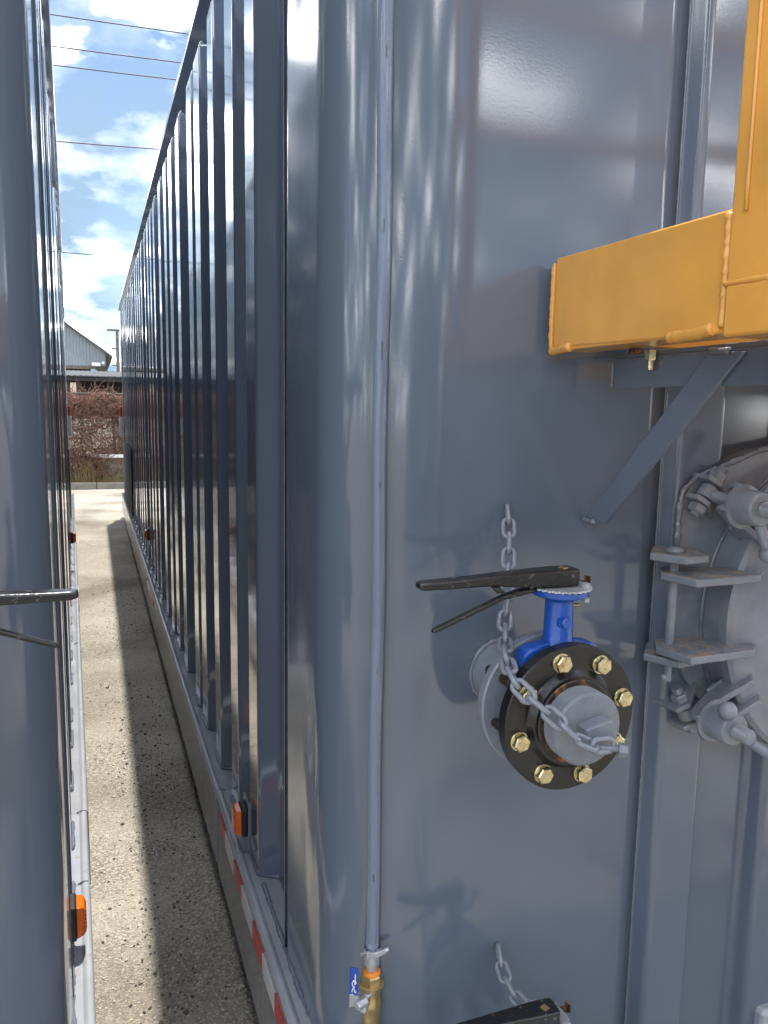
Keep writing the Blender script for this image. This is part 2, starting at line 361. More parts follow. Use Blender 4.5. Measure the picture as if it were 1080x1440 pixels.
# ------------------------------------------------------------------ the tank (built at its place on the right, then mirrored)
XS, XI = 0.375, 0.428          # outer and inner plane of the fluted side
Y0, YE = 1.20, 11.45           # front wall, rear wall
ZT = 2.93; XR = 2.80
TANK = root('steel_tank', (1.58, 6.3, 0), 'dark grey steel tank with fluted side, front valves and round manway', 'tank', 'ribbed grey liquid storage tanks parked side by side')
arc = []
R = 0.23; RY = 0.15
for k in range(21):
    a = math.pi+ (math.pi/2)*k/20
    arc.append((XS+R+R*math.cos(a), Y0+RY+RY*math.sin(a)))
corner = [(XS, 1.60), (XS, 1.52)] + arc
cs_pts = [(XS, 1.60), (XS, 1.57), (XS, 1.54), (XS, 1.51), (XS, 1.48), (XS, 1.45), (XS, 1.42), (XS, 1.39), (XS, 1.365)]+arc+[(XS+R+.03*k, Y0) for k in range(1, 10)]+[(0.9185, Y0), (0.9205, Y0), (0.95, Y0-.0008), (0.98, Y0-.0017), (1.016, Y0-.0028)]
cs = MB().sheet(cs_pts, 0.12, ZT-0.01, 90); nn = len(cs_pts)
arcl = [0]
for a_, b_ in zip(cs_pts, cs_pts[1:]): arcl.append(arcl[-1]+math.hypot(b_[0]-a_[0], b_[1]-a_[1]))
dents = [(0.235, 0.93, .022, .075, .0040), (0.255, 0.62, .028, .16, .0036), (0.20, 0.80, .035, .10, -.0020), (0.31, 0.50, .04, .10, .0022), (0.09, 2.35, .012, .03, .0012), (0.10, 1.25, .06, .25, .0015), (0.42, 1.9, .05, .35, .0012), (0.36, 1.3, .04, .5, -.0010)]
for i_, v_ in enumerate(cs.v):
    k_ = i_ % nn
    if k_ in (0, nn-1): continue
    p0, p1 = Vector(cs_pts[max(0, k_-1)]), Vector(cs_pts[min(nn-1, k_+1)]); t_ = (p1-p0).normalized(); n_ = Vector((-t_.y, t_.x, 0)) 
    d_ = 0.0006*mnoise.noise(Vector((arcl[k_]*4, v_.z*1.3, 2.0)))
    for (sx_, z_, ws, wz, am) in dents: d_ += am*math.exp(-((arcl[k_]-sx_)/ws)**2-((v_.z-z_)/wz)**2)
    v_ += n_*d_
obj('corner_sheet', cs, 'paint', TANK, thick=0.006, smooth=40)
fp = fillet([(1.0162, Y0-.003), (1.020, Y0-.005), (1.032, Y0-.038), (1.135, Y0-.038), (1.150, Y0), (1.30, Y0), (1.315, Y0-.038), (1.60, Y0-.038),
             (1.635, Y0), (1.75, Y0), (1.775, Y0-.038), (2.06, Y0-.038), (2.085, Y0), (XR-R, Y0)], 0.012)
FW = obj('front_wall', MB().sheet([tuple(p) for p in fp], 0.12, ZT-0.01, 1), 'paint', TANK, thick=0.006, smooth=60, wn=True)
rc = [(2*(XR/2+XS/2)-p[0], p[1]) for p in corner][::-1]
obj('corner_sheet', MB().sheet(rc, 0.12, ZT-0.01, 1), 'paint', TANK, thick=0.006, smooth=40)
weld([(1.017, Y0-.003, 0.20), (1.017, Y0-.003, ZT-0.02)], 0.0024, FW, step=0.010, amp=0.25)
weld([(XS-.001, 1.60, 0.36), (XS-.001, 1.60, ZT-.08)], 0.0013, FW, step=0.03, amp=0.2)
obj('front_sill', MB().box((1.345, Y0-.06, 0.06), (XR-.12, Y0+.10, 0.285)), 'rail', TANK, bevel=0.01)

# fluted side: sheets of four pressed flutes
fl = [(1.905, 2.03), (2.20, 2.345), (2.555, 2.69), (2.895, 3.045)]
rf = random.Random(5)
y = 3.14; cyc = [0.435, 0.335, 0.30, 0.36, 0.42, 0.33, 0.27, 0.36]; k = 0
while y < 10.9:
    fl.append((y, y+rf.uniform(0.115, 0.155))); y += cyc[k % len(cyc)]+rf.uniform(-.015, .015); k += 1
AN = 0.030
def side_profile(fs, ya, yb):
    P = [(XI, ya)]
    for (a, b) in fs:
        s1, s2 = rf.uniform(-.0016, .0016), rf.uniform(-.0016, .0016)
        P += [(XI+s1, a-AN), (XS+s1, a), (XS+s2, b), (XI+s2, b+AN)]
    P.append((XI, yb)); return fillet(P, 0.010, 4)
ZB, ZF0, ZF1 = 0.352, 2.83, 2.87
def side_sheet(P):
    mb = MB(); n = len(P); rows = [(ZB, 0), (0.9, 0), (1.5, 0), (2.1, 0), (ZF0-.01, 0), (ZF0+.012, 0.10), (ZF0+.025, 0.4), (ZF0+.032, 0.8), (ZF1, 1.0)]
    for (z, t) in rows:
        for p in P: mb.v.append(Vector((p[0]+(XI-p[0])*t, p[1], z)))
    for r_ in range(len(rows)-1):
        for i in range(n-1): mb.f.append((r_*n+i, r_*n+i+1, (r_+1)*n+i+1, (r_+1)*n+i))
    return mb
groups = [fl[i:i+4] for i in range(0, len(fl), 4)]
ya = 1.60
for gi, gfl in enumerate(groups):
    yb = groups[gi+1][0][0]-AN-0.04 if gi+1 < len(groups) else 11.15
    P = [tuple(p) for p in side_profile(gfl, ya, yb)]
    sp = obj('side_panel', side_sheet(P), 'paint_side', TANK, smooth=60, wn=True)
    weld([(p[0]-.002, p[1], ZB+.003) for p in P], 0.0045, sp, step=0.02, amp=0.4, n=6)
    ya = yb
# far side, roof, rear
obj('rear_wall', MB().box((XS+.01, YE-.05, 0.30), (XR-.01, YE, ZT-.02)), 'paint', TANK)
obj('rear_post', MB().box((XS-.004, 11.15, 0.352), (XS+.10, YE+.01, ZT-.06)), 'paint_side', TANK, bevel=0.012)
obj('far_side_wall', MB().box((XR-.03, 1.60, 0.352), (XR, YE-.05, ZT-.06)), 'paint', TANK)
obj('roof', MB().box((XS+.10, Y0+.03, ZT-.10), (XR-.10, YE-.06, ZT-.03)), 'paint', TANK)
obj('top_rail', MB().prism([(0.440, 1.58, 2.790), (0.352, 1.58, 2.878), (0.352, 1.58, 2.890), (0.372, 1.58, ZT), (0.470, 1.58, ZT), (0.470, 1.58, 2.79)], (0, YE-1.58, 0)), 'paint_side', TANK, bevel=0.004)
obj('top_rail', MB().box((XR-.095, 1.58, ZF1-.06), (XR-.025, YE, ZT)), 'paint_side', TANK, bevel=0.010)
# bottom rail: web with a half-round lip on top and a ledge behind it, in welded lengths
def rail_len(ya, yb, zb, xo):
    pr = [(xo+.012, zb), (xo, zb+.01), (xo, 0.335)]
    for k in range(9):
        a = math.radians(205-k*165/8); pr.append((0.3435+0.0115*math.cos(a)+(xo-.335)*0.6, 0.346+0.0115*math.sin(a)))
    pr += [(0.3555, 0.351), (0.47, 0.351), (0.47, zb)]
    mb = MB(); mb.prism([(p[0], ya, p[1]) for p in pr], (0, yb-ya, 0)); return mb
cuts = [1.30, 2.02, 2.40, 4.20, 6.35, 8.9, YE]
for i, (a, b) in enumerate(zip(cuts, cuts[1:])):
    rl = obj('bottom_rail', rail_len(a+.0005, b-.0005, 0.075 if b <= 2.41 else 0.10, 0.335 if b <= 2.41 else 0.329), 'rail', TANK, smooth=32)
    if i:
        weld([(0.338, a, 0.356), (0.346, a, 0.359), (0.362, a, 0.353)], 0.0022, rl, step=0.004)
    if b <= 2.41: FR = rl
xo = 0.335
pr = []
cr_ = obj('bottom_rail', MB().tube([(xo+.011, 1.30, 0.344), (xo+.015, 1.24, 0.344), (xo+.05, 1.16, 0.344), (xo+.10, 1.11, 0.344), (xo+.2, 1.10, 0.344)], 0.0145, 14)
    .prism([(xo, 1.30, 0.08), (xo+.015, 1.22, 0.08), (xo+.06, 1.13, 0.08), (xo+.2, 1.10, 0.08), (xo+.2, 1.19, 0.08), (xo+.14, 1.30, 0.08)], (0, 0, 0.270)), 'rail', TANK, smooth=40)
weld([(0.378, 1.86, 0.353), (0.376, 1.60, 0.353), (0.374, 1.48, 0.353), (0.378, 1.40, 0.353), (0.392, 1.34, 0.353)], 0.0055, cr_, step=0.01, amp=0.4)
obj('far_bottom_rail', MB().box((XR-.10, 1.30, 0.10), (XR+.04, YE, 0.351)), 'rail', TANK, bevel=0.015)
# under-frame feet and axle so the tank stands on the ground
for (a, b) in ((2.41, 2.55), (4.02, 4.12)):
    obj('support_foot', MB().box((0.352, a, 0.0), (0.46, b, 0.10)), 'rubber', TANK, bevel=0.006)
obj('under_frame', MB().box((0.60, 1.5, 0.0), (2.5, 11.2, 0.30)), 'rubber', TANK)
# conspicuity tape on the rail web
ty = [2.33, 2.22, 2.063, 1.938, 1.784, 1.66, 1.527, 1.40, 1.31]
for i in range(len(ty)-1):
    obj('reflective_tape', MB().box((0.3325, ty[i+1]+.001, 0.262), (0.3354, ty[i]-.001, 0.312)), 'tape_red' if i % 2 == 0 else 'tape_white', TANK, smooth=0)
for yy in (5.2, 5.5, 8.2, 8.5):
    obj('reflective_tape', MB().box((0.3262, yy, 0.262), (0.3292, yy+.29, 0.312)), 'tape_red' if yy in (5.2, 8.2) else 'tape_white', TANK, smooth=0)
# amber side marker lights on their bracket plates
def marker(yc, zc):
    base = obj('marker_light', MB().box((0.352, yc-.032, zc-.042), (0.369, yc+.032, zc+.042)), 'rubber', TANK, bevel=0.005)
    lz = MB(); pr = []
    for (dx_, hw, hz) in ((0.352, .028, .038), (0.337, .025, .034), (0.331, .015, .024)):
        pr.append([(dx_, yc-hw, zc-hz), (dx_, yc+hw, zc-hz), (dx_, yc+hw, zc+hz), (dx_, yc-hw, zc+hz)])
    vs = [p for q in pr for p in q]; fs = [(0,1,2,3), (11,10,9,8)]
    for i in (0, 1):
        for k in range(4): fs.append((i*4+k, i*4+(k+1) % 4, i*4+4+(k+1) % 4, i*4+4+k))
    lz.add(vs, fs)
    for q in range(7): lz.box((0.3325, yc-.022, zc-.030+q*.009), (0.338, yc+.022, zc-.0265+q*.009))
    obj('lens', lz, 'amber', base, bevel=0.003)
    obj('light_bracket', MB().box((0.369, yc-.036, zc-.080), (0.374, yc+.036, zc+.060)), 'paint_part', base, bevel=0.001)
marker(2.06, 0.435); marker(6.14, 0.60)
obj('wheel_guard', MB().box((0.364, 8.95, 0.353), (0.3735, 11.40, 1.10)), 'dark', TANK, bevel=0.004)
# reflector plates on the rear corner
rp = obj('rear_reflector', MB().box((XS-.050, YE-.03, 1.16), (XS-.006, YE, 1.42)), 'tape_white', TANK, bevel=0.006)
obj('red_lens', MB().box((XS-.043, YE-.036, 1.425), (XS-.008, YE-.002, 1.56)), 'tape_red', rp, bevel=0.006)

# ---- manway
MC = Vector((1.41, 0, 1.21)); MR = 0.31
padp = fillet([(1.41, 0.87), (1.20, 0.935), (1.07, 1.08), (1.030, 1.18), (1.030, 1.43), (1.062, 1.478), (1.22, 1.528), (1.41, 1.555), (1.60, 1.528), (1.758, 1.478), (1.79, 1.43), (1.79, 1.18), (1.75, 1.08), (1.62, .935), (1.41, .87)], 0.03)
PAD = obj('manway_pad', MB().prism([(p.x, 1.152, p.y) for p in padp[:-1]], (0, 0.055, 0)), 'paint_part', TANK, bevel=0.003)
weld([(1.028, 1.153, 1.17), (1.028, 1.153, 1.42), (1.035, 1.153, 1.455), (1.066, 1.153, 1.481), (1.22, 1.153, 1.531), (1.41, 1.153, 1.557)], 0.006, PAD, step=0.007, amp=0.45)
NECK = obj('manway_neck', MB().lathe((MC.x, 1.19, MC.z), (0, -1, 0), [(0, MR), (0.085, MR), (0.085, MR-.03), (0, MR-.03)], 72, closed=True), 'paint_part', TANK, smooth=40)
weld([(MC.x+(MR+.002)*math.cos(t), 1.151, MC.z+(MR+.002)*math.sin(t)) for t in [math.pi*(0.6+0.8*i/40) for i in range(41)]], 0.005, NECK, step=0.01)
lidp = [(0, MR+.004), (0.020, MR+.004), (0.026, MR-.004), (0.028, MR-.03), (0.046, MR-.09), (0.060, MR-.17), (0.066, 0.02), (0.066, 0.001)]
LID = obj('manway_lid', MB().lathe((MC.x, 1.104, MC.z), (0, -1, 0), lidp, 72), 'paint_part', TANK, smooth=30)
lidpoly = [(.957, 1.108), (.972, 1.034), (1.12, 1.036), (1.15, 1.06), (1.15, 1.095), (1.02, 1.15), (.985, 1.148)]
for z in (1.298, 1.158):
    obj('hinge_plate', MB().prism([(x, yy, z) for x, yy in lidpoly], (0, 0, 0.014)), 'paint_dusty', LID, bevel=0.0025)
fixpoly = [(.946, 1.128), (.978, 1.068), (1.035, 1.075), (1.066, 1.186), (1.0, 1.186)]
for z in (1.331, 1.140):
    obj('hinge_bracket', MB().prism([(x, yy, z) for x, yy in fixpoly], (0, 0, 0.014)), 'paint_dusty', PAD, bevel=0.0025)
PIN = obj('hinge_pin', MB().cyl((.995, 1.118, 1.10), (.995, 1.118, 1.346), 0.0085, 16).lathe((.995, 1.118, 1.3455), (0, 0, 1), [(0, .017), (.004, .018), (.009, .013), (.011, .005)], 18), 'paint_part', TANK)
obj('cotter', MB().tube([(.972, 1.10, 1.115), (.995, 1.118, 1.112), (1.012, 1.128, 1.108)], 0.003, 8).ball((.972, 1.10, 1.115), 0.006, 10), 'paint_part', PIN)
def clamp(hx, hz, hy0, hy1, handles, anchor, dy_anchor=0.0):
    c = Vector((hx, 0, hz)); u = (Vector((hx, 0, hz))-MC); u.y = 0; u.normalize(); t = Vector((u.z, 0, -u.x)); Yv = Vector((0, 1, 0))
    # pair of fork plates welded to the lid, reaching past its rim to carry the nut
    for s in (-1, 1):
        o_ = c+t*(0.024*s)
        prof = [(0.034, hy0+.005), (0.030, hy0+.020), (-0.03, hy0+.034), (-0.115, hy0+.030), (-0.125, hy0+.010), (-0.10, hy0-.016), (-0.03, hy0-.004), (0.008, hy0+.004), (0.018, hy0-.004), (0.03, hy0-.006)]
        pts = [o_+u*a+Yv*b-t*0.006 for a, b in prof]
        fk = obj('clamp_fork', MB().prism(pts, t*0.012), 'paint_part', LID, bevel=0.002)
        weld([o_+u*a+Yv*b+t*0.007*s for a, b in ((-0.03, hy0+.034), (-0.07, hy0+.032), (-0.118, hy0+.028))], 0.0045, fk, step=0.006, amp=0.45)
    hub = MB().lathe((hx, hy0, hz), (0, -1, 0), [(0, .040), (.006, .041), (.007, .033), (hy0-hy1-.004, .031), (hy0-hy1, .028), (hy0-hy1, .013)], 28)
    hub.cyl((hx, hy1+.002, hz), (hx, hy1-.035, hz), 0.0125, 16)
    for k in range(9): hub.lathe((hx, hy1-.002-k*.0035, hz), (0, -1, 0), [(0, .0125), (.00175, .0142), (.0035, .0125)], 16)
    H = obj('clamp_nut', hub, 'paint_part', LID, smooth=35)
    for (e, r0, r1, ball_r) in handles:
        b0 = Vector((hx, (hy0+hy1)/2-.004, hz)); e = Vector(e)
        obj('clamp_handle', MB().cyl(b0, e, r0, 14, r1).ball(e, ball_r, 16), 'paint_part', H)
    # anchor lugs with a cross bolt and the swing bolt
    ca = c+u*anchor
    for s in (-1, 1):
        o_ = ca+t*(0.022*s)
        prof = [(-0.055, 1.186), (-0.055, 1.15), (0.0, 1.112+dy_anchor), (0.026, 1.122+dy_anchor), (0.030, 1.186)]
        obj('anchor_lug', MB().prism([o_+u*a+Yv*b-t*0.005 for a, b in prof], t*0.010), 'paint_part', PAD, bevel=0.002)
    bolt = MB().cyl(ca+Yv*(1.135+dy_anchor)-t*0.05, ca+Yv*(1.135+dy_anchor)+t*0.058, 0.0095, 14)
    bolt.hexa(ca+Yv*(1.135+dy_anchor)-t*0.029, ca+Yv*(1.135+dy_anchor)-t*0.044, 0.018).hexa(ca+Yv*(1.135+dy_anchor)+t*0.029, ca+Yv*(1.135+dy_anchor)+t*0.045, 0.017)
    for k in range(4): bolt.lathe(ca+Yv*(1.135+dy_anchor)+t*(0.046+k*.003), t, [(0, .0095), (.0015, .0108), (.003, .0095)], 14)
    obj('cross_bolt', bolt, 'paint_part', PAD)
    obj('swing_bolt', MB().cyl(ca+Yv*(1.135+dy_anchor), (hx, hy0-.003, hz), 0.012, 14).lathe(ca+Yv*(1.135+dy_anchor)-t*0.012, t, [(0, .018), (.024, .018)], 16), 'paint_part', PAD)
clamp(1.100, 1.433, 1.075, 1.025, [((1.118, 1.022, 1.352), .0085, .0105, .0165), ((1.20, 1.02, 1.55), .0085, .0105, .0165)], 0.030)
clamp(1.072, 1.030, 1.075, 1.020, [((1.048, 1.018, 1.072), .009, .011, .0165), ((1.115, 0.90, 0.985), .009, .0105, .0165)], 0.012)
clamp(1.72, 1.433, 1.075, 1.025, [((1.74, 1.022, 1.352), .0085, .0105, .0165)], 0.03)
clamp(1.72, 0.99, 1.075, 1.025, [((1.74, 1.022, .92), .0085, .0105, .0165)], 0.03)

# ---- outrigger bracket for the walkway, welded on the front wall
XA = 0.858
ARM = obj('walkway_bracket', MB().box((XA-.004, 0.62, 1.640), (XA+.004, 1.140, 1.692)).box((XA-.004, 0.62, 1.692), (XA+.062, 1.198, 1.700)), 'paint', TANK, bevel=0.0015)
dv = Vector((0, 0.857-1.150, 1.640-1.405)).normalized(); nv = Vector((0, dv.z, -dv.y))
obj('brace', MB().prism([(XA-.0125, 1.197, 1.400), (XA-.0125, 1.132, 1.402), (XA-.0125, 0.842, 1.686), (XA-.0125, 0.908, 1.690)], (0.008, 0, 0)), 'paint', ARM, bevel=0.002)
weld([(XA-.016, 1.195, 1.402), (XA-.016, 1.155, 1.401)], 0.005, ARM, step=0.005)
weld([(XA-.014, 0.905, 1.690), (XA-.014, 0.868, 1.688)], 0.005, ARM, step=0.005)
weld([(XA-.005, 1.142, 1.688), (XA-.005, 1.142, 1.642)], 0.003, ARM, step=0.005)
for s in (0.9, 1.5):
    obj('walkway_bracket', MB().box((XA+s-.004, 0.62, 1.640), (XA+s+.004, 1.140, 1.692)).box((XA+s-.004, 0.62, 1.692), (XA+s+.062, 1.198, 1.700)), 'paint', TANK)
# nozzle stubs the valves are bolted to
VC = Vector((0.682, 0.969, 1.125)); DV2 = Vector((0.006, 0, -0.768))
for d in (Vector((0, 0, 0)), DV2):
    c = VC+d
    pp = MB().lathe((c.x, Y0+.004, c.z), (0, -1, 0), [(0, .0575), (Y0-c.y-.098, .0575), (Y0-c.y-.098, .050), (0, .050)], 40, closed=True)
    NZ = obj('nozzle_pipe', pp, 'paint_part', TANK)
    fb = MB().lathe((c.x, c.y+.099, c.z), (0, -1, 0), [(0, .066), (.004, .072), (.008, .1165), (.022, .1165), (.0245, .114), (.0245, .05)], 56)
    obj('back_flange', fb, 'paint_part', NZ, bevel=0.0)
    weld([(c.x+.0585*math.cos(t), Y0-.002, c.z+.0585*math.sin(t)) for t in [2*math.pi*i/40 for i in range(41)]], 0.0055, NZ, step=0.005, amp=0.5)

# ------------------------------------------------------------------ butterfly valve with blind plug
def build_valve(c, lever_rot, label, group):
    c = Vector(c); V = root('butterfly_valve', c, label, 'valve', group)
    Y = Vector((0, 1, 0))
    F = obj('flange', MB().lathe(c+Y*0.022, -Y, [(0, .05), (0, .1155), (.0015, .1170), (.0205, .1170), (.022, .1155), (.022, .080), (.025, .0765), (.0315, .0735), (.0335, .0715), (.0335, .0665)], 72), 'black_flange', V, smooth=30)
    obj('rust_ring', MB().lathe(c-Y*0.010, -Y, [(-.010, .0668), (.0020, .0668), (.0035, .065), (.0035, .0585), (-.01, .0585)], 56), 'rust', F, smooth=30)
    a0 = math.radians(-8)
    for k in range(8):
        t = a0+math.radians(22.5)+k*math.pi/4
        p = c+Vector((math.cos(t), 0, math.sin(t)))*0.0955
        rr = random.uniform(0, 1)
        b = MB().lathe(p, -Y, [(0, .0152), (.0022, .0152), (.0026, .0148)], 20).hexa(p-Y*0.0026, p-Y*0.0135, 0.0140, rr)
        for q in range(6):                       # raised grade marks on the head
            tt = rr+q*math.pi/3+0.3; d1 = Vector((math.cos(tt), 0, math.sin(tt)))
            b.obox(p-Y*0.0138+d1*0.0066, d1*0.0034, Y*0.0006, d1.cross(Y)*0.0008)
        obj('bolt', b, 'gold', F, smooth=25)
    for k in range(8):
        t = a0+math.radians(22.5)+k*math.pi/4
        p = c+Vector((math.cos(t), 0, math.sin(t)))*0.0955
        obj('bolt_shank', MB().cyl(p+Y*0.010, p+Y*0.118, 0.0078, 14).hexa(p+Y*0.0995, p+Y*0.113, 0.0138, 0.4), 'rust', V)
    prof = [(-.01, .0575), (-.006, .0575)]
    for k in range(9): prof += [(-.0050+k*.0036, .0548), (-.0032+k*.0036, .0580)]
    prof = [(a_+(.009 if a_ > -.005 else 0), r_) for a_, r_ in prof]+[(.0365, .0560), (.0385, .0545), (.0390, .053)]
    PL = obj('plug', MB().lathe(c-Y*0.008, -Y, prof, 64), 'plug', V, smooth=25)
    th = math.radians(13); ex = Vector((math.cos(th), 0, math.sin(th))); ez = Vector((-math.sin(th), 0, math.cos(th)))
    hc = c-Y*0.059+ex*0.004+ez*0.001
    obj('plug_head', MB().obox(hc, ex*0.0245, Y*0.0135, ez*0.0175), 'plug', PL, bevel=0.003)
    # blue wafer body
    B = MB().lathe(c+Y*0.0225, Y, [(0, .05), (0, .074), (.004, .077), (.046, .077), (.0505, .074), (.0505, .05)], 56)
    obj('valve_body', B, 'blue', V, smooth=30)
    for s in (-1, 1):
        an_ = math.radians(90+29*s); q_ = c+Vector((math.cos(an_), 0, math.sin(an_)))*0.0975
        ear = MB().lathe(q_+Y*0.033, Y, [(0, .0095), (0, .0205), (.003, .0235), (.027, .0235), (.030, .0205), (.030, .0095)], 24, closed=True)
        ear.prism([c+Vector((x_, 0.036, z_)) for x_, z_ in [(0, .078), (0, .108), (-.022*s, .113), (-.046*s, .109), (-.058*s, .094), (-.050*s, .070)]], (0, 0.024, 0))
        obj('lug', ear, 'blue', V, bevel=0.003, seg=2)
    nk = MB().lathe(c+Vector((0, .048, .07)), (0, 0, 1), [(0, .038), (.014, .036), (.026, .0290), (.038, .0235), (.108, .0222), (.113, .026), (.116, .040), (.119, .0455), (.127, .0465), (.128, .045)], 40)
    NKo = obj('neck', nk, 'blue', V, smooth=30)
    pb = c+Vector((-.003, .048-.0215, .147))
    obj('neck_screw', MB().lathe(pb+Y*0.004, -Y, [(0, .0125), (.004, .0115)], 16).hexa(pb, pb-Y*0.008, 0.0095, 0.2), 'blue', NKo)
    obj('grease_screw', MB().cyl(c+Vector((.024, .046, .168)), c+Vector((.034, .043, .168)), .0032, 10), 'brass', NKo)
    # toothed stop plate
    ring = []; 
    for k in range(120):
        t = 2*math.pi*k/120; r = 0.0495 if (k//2) % 2 == 0 or not (150 < math.degrees(t) < 355) else 0.0462
        ring.append(c+Vector((r*math.cos(t), .048+r*math.sin(t), .1985)))
    TP = obj('stop_plate', MB().prism(ring, (0, 0, .0032)), 'zinc', V, smooth=0)
    for (x_, y_) in ((.036, .072), (.034, .026)):
        p = c+Vector((x_, y_, .2017)); obj('plate_screw', MB().hexa(p, p+Vector((0, 0, .006)), .0068).cyl(p-Vector((0, 0, .024)), p, .0034, 10).hexa(p-Vector((0, 0, .024)), p-Vector((0, 0, .017)), .0062), 'zinc', TP)
    obj('stop_tab', MB().box(c+Vector((.048, .052, .199)), c+Vector((.060, .066, .2025))).box(c+Vector((.0575, .052, .199)), c+Vector((.0605, .066, .211))), 'rust', TP)
    # lever handle: cast arm and squeeze lever below it
    piv = c+Vector((0, .048, 0))
    rm = Matrix.Translation(piv) @ Matrix.Rotation(lever_rot, 4, 'Z') @ Matrix.Translation(-piv)
    def loft(secs):
        mb = MB(); vs = []; fs = []
        for (x_, zt, zb, hw) in secs: vs += [rm @ (piv+Vector((x_, q, zz))) for q, zz in ((-hw, zb), (hw, zb), (hw, zt), (-hw, zt))]
        for i in range(len(secs)-1):
            for k in range(4): fs.append((i*4+k, i*4+(k+1) % 4, i*4+4+(k+1) % 4, i*4+4+k))
        fs += [(3,2,1,0), tuple(range(len(vs)-4, len(vs)))]
        return mb.add(vs, fs)
    H = obj('handle', loft([(.027, .2285, .2025, .014), (.020, .2300, .2025, .019), (-.020, .2300, .2030, .019), (-.050, .2295, .2035, .0165), (-.085, .2285, .2060, .015), (-.120, .2270, .2100, .014), (-.160, .2250, .2105, .013), (-.205, .2235, .2105, .0135), (-.236, .2230, .2105, .0125), (-.246, .2215, .2125, .008)]), 'black', V, bevel=0.0035, seg=3)
    obj('squeeze_lever', loft([(-.040, .2020, .1960, .007), (-.075, .2000, .1910, .008), (-.105, .1925, .1850, .006), (-.160, .1715, .1645, .006), (-.212, .1515, .1450, .006), (-.220, .1480, .1430, .004)]), 'black', H, bevel=0.0018)
    obj('spring', MB().tube([rm @ (piv+Vector((-.105-.012*i/40+.006*math.cos(i*.9), .006*math.sin(i*.9), .196+.012*i/40))) for i in range(40)], .0013, 6), 'black', H)
    sq = rm @ (piv+Vector((.002, -.003, .2302)))
    obj('stem_end', MB().obox(sq, Vector((.0055, .002, 0)), Vector((-.002, .0055, 0)), Vector((0, 0, .0012))), 'brass', H)
    obj('lever_pin', MB().cyl(rm @ (piv+Vector((-.062, -.0175, .207))), rm @ (piv+Vector((-.062, .0175, .207))), .0042, 12), 'black', H)
    return V
VG = 'black-levered blue butterfly valves on the tank fronts'
V1 = build_valve(VC, 0.0, 'blue butterfly valve with black flange and plugged outlet at centre right', VG)
V2 = build_valve(VC+DV2, math.radians(-4), 'lower butterfly valve with black lever cut off by the bottom edge', VG)

# ------------------------------------------------------------------ chains
def link_mesh():
    mb = MB(); hl, hw, r = 0.0285/2+.0040, 0.0136-.0040, 0.0041; pts = []
    hs = hl-hw
    for k in range(9): t = -math.pi/2+math.pi*k/8; pts.append((hs+hw*math.cos(t), hw*math.sin(t), 0))
    for k in range(9): t = math.pi/2+math.pi*k/8; pts.append((-hs+hw*math.cos(t), hw*math.sin(t), 0))
    mb.tube(pts, r, 8, closed=True); return mb
LINK = None
def chain(pts, label, group, pitch=0.0286, roll0=0.0, tail_mesh=None):
    global LINK
    P = lumpy(pts, 0.001); acc = [0]
    # smooth the path a little
    for _ in range(25): P = [P[0]]+[(P[i-1]+P[i]*2+P[i+1])/4 for i in range(1, len(P)-1)]+[P[-1]]
    for a, b in zip(P, P[1:]): acc.append(acc[-1]+(b-a).length)
    n = int(acc[-1]/pitch)
    Rt = root('safety_chain', P[0], label, 'chain', group)
    def at(s):
        for i in range(len(acc)-1):
            if acc[i+1] >= s: return P[i].lerp(P[i+1], (s-acc[i])/max(1e-9, acc[i+1]-acc[i]))
        return P[-1]
    rr = random.Random(3)
    for k in range(n):
        a, b = at(k*pitch), at((k+1)*pitch); t = (b-a).normalized()
        vw = (EYE-(a+b)/2).normalized(); s_ = vw.cross(t).normalized(); f_ = t.cross(s_)
        ang = roll0+(math.pi/2 if k % 2 else 0)*0.93+rr.uniform(-.22, .22)
        if k == n-1: ang = 0.30
        elif k == n-2: ang = -0.95
        u = s_*math.cos(ang)+f_*math.sin(ang); v = t.cross(u)
        if LINK is None:
            o = obj('link', link_mesh(), 'chain', None, smooth=60); LINK = o
        else:
            o = LINK.copy(); COL.objects.link(o)
        o.parent = Rt
        m4 = Matrix((t, u, v)).transposed().to_4x4(); m4.translation = (a+b)/2-P[0]
        o.matrix_local = m4
    return Rt, P[-1]
def px(x, y, Y):
    r = CM @ Vector(((x-CX)/FPX, (y-CY)/FPX, 1)); return EYE+r*(Y/r.y)
CG = 'grey painted safety chains welded to the tank front'
C1, e1 = chain([px(713, 715, 1.192), px(716, 740, 1.165), px(715, 800, 1.128), px(712, 850, 1.10), px(709, 890, 1.065), px(712, 925, 1.005), px(720, 956, .953), px(745, 982, .932), px(785, 1013, .905), px(806, 1036, .890), px(835, 1050, .880), px(872, 1046, .878)],
      'grey chain hanging from the wall to the plug of the blue valve', CG, roll0=math.pi/2)
bp_ = px(866, 1053, .875)
cb = MB().cyl(bp_+Vector((-.030, .012, .002)), bp_+Vector((.006, -.004, 0)), .0048, 12).hexa(bp_+Vector((.002, -.003, 0)), bp_+Vector((.013, -.009, -.001)), .0105, 0.3)
obj('anchor_bolt', cb, 'plug', C1)
for o in C1.children:
    if o.name.startswith('anchor_bolt'):
        for v in o.data.vertices: pass
C2, e2 = chain([px(700, 1332, 1.192), px(705, 1360, 1.165), px(716, 1392, 1.13), px(738, 1416, 1.10), px(760, 1440, 1.07), px(775, 1475, 1.03)],
      'short grey chain below, hanging beside the lower valve lever', CG, roll0=math.pi/2)

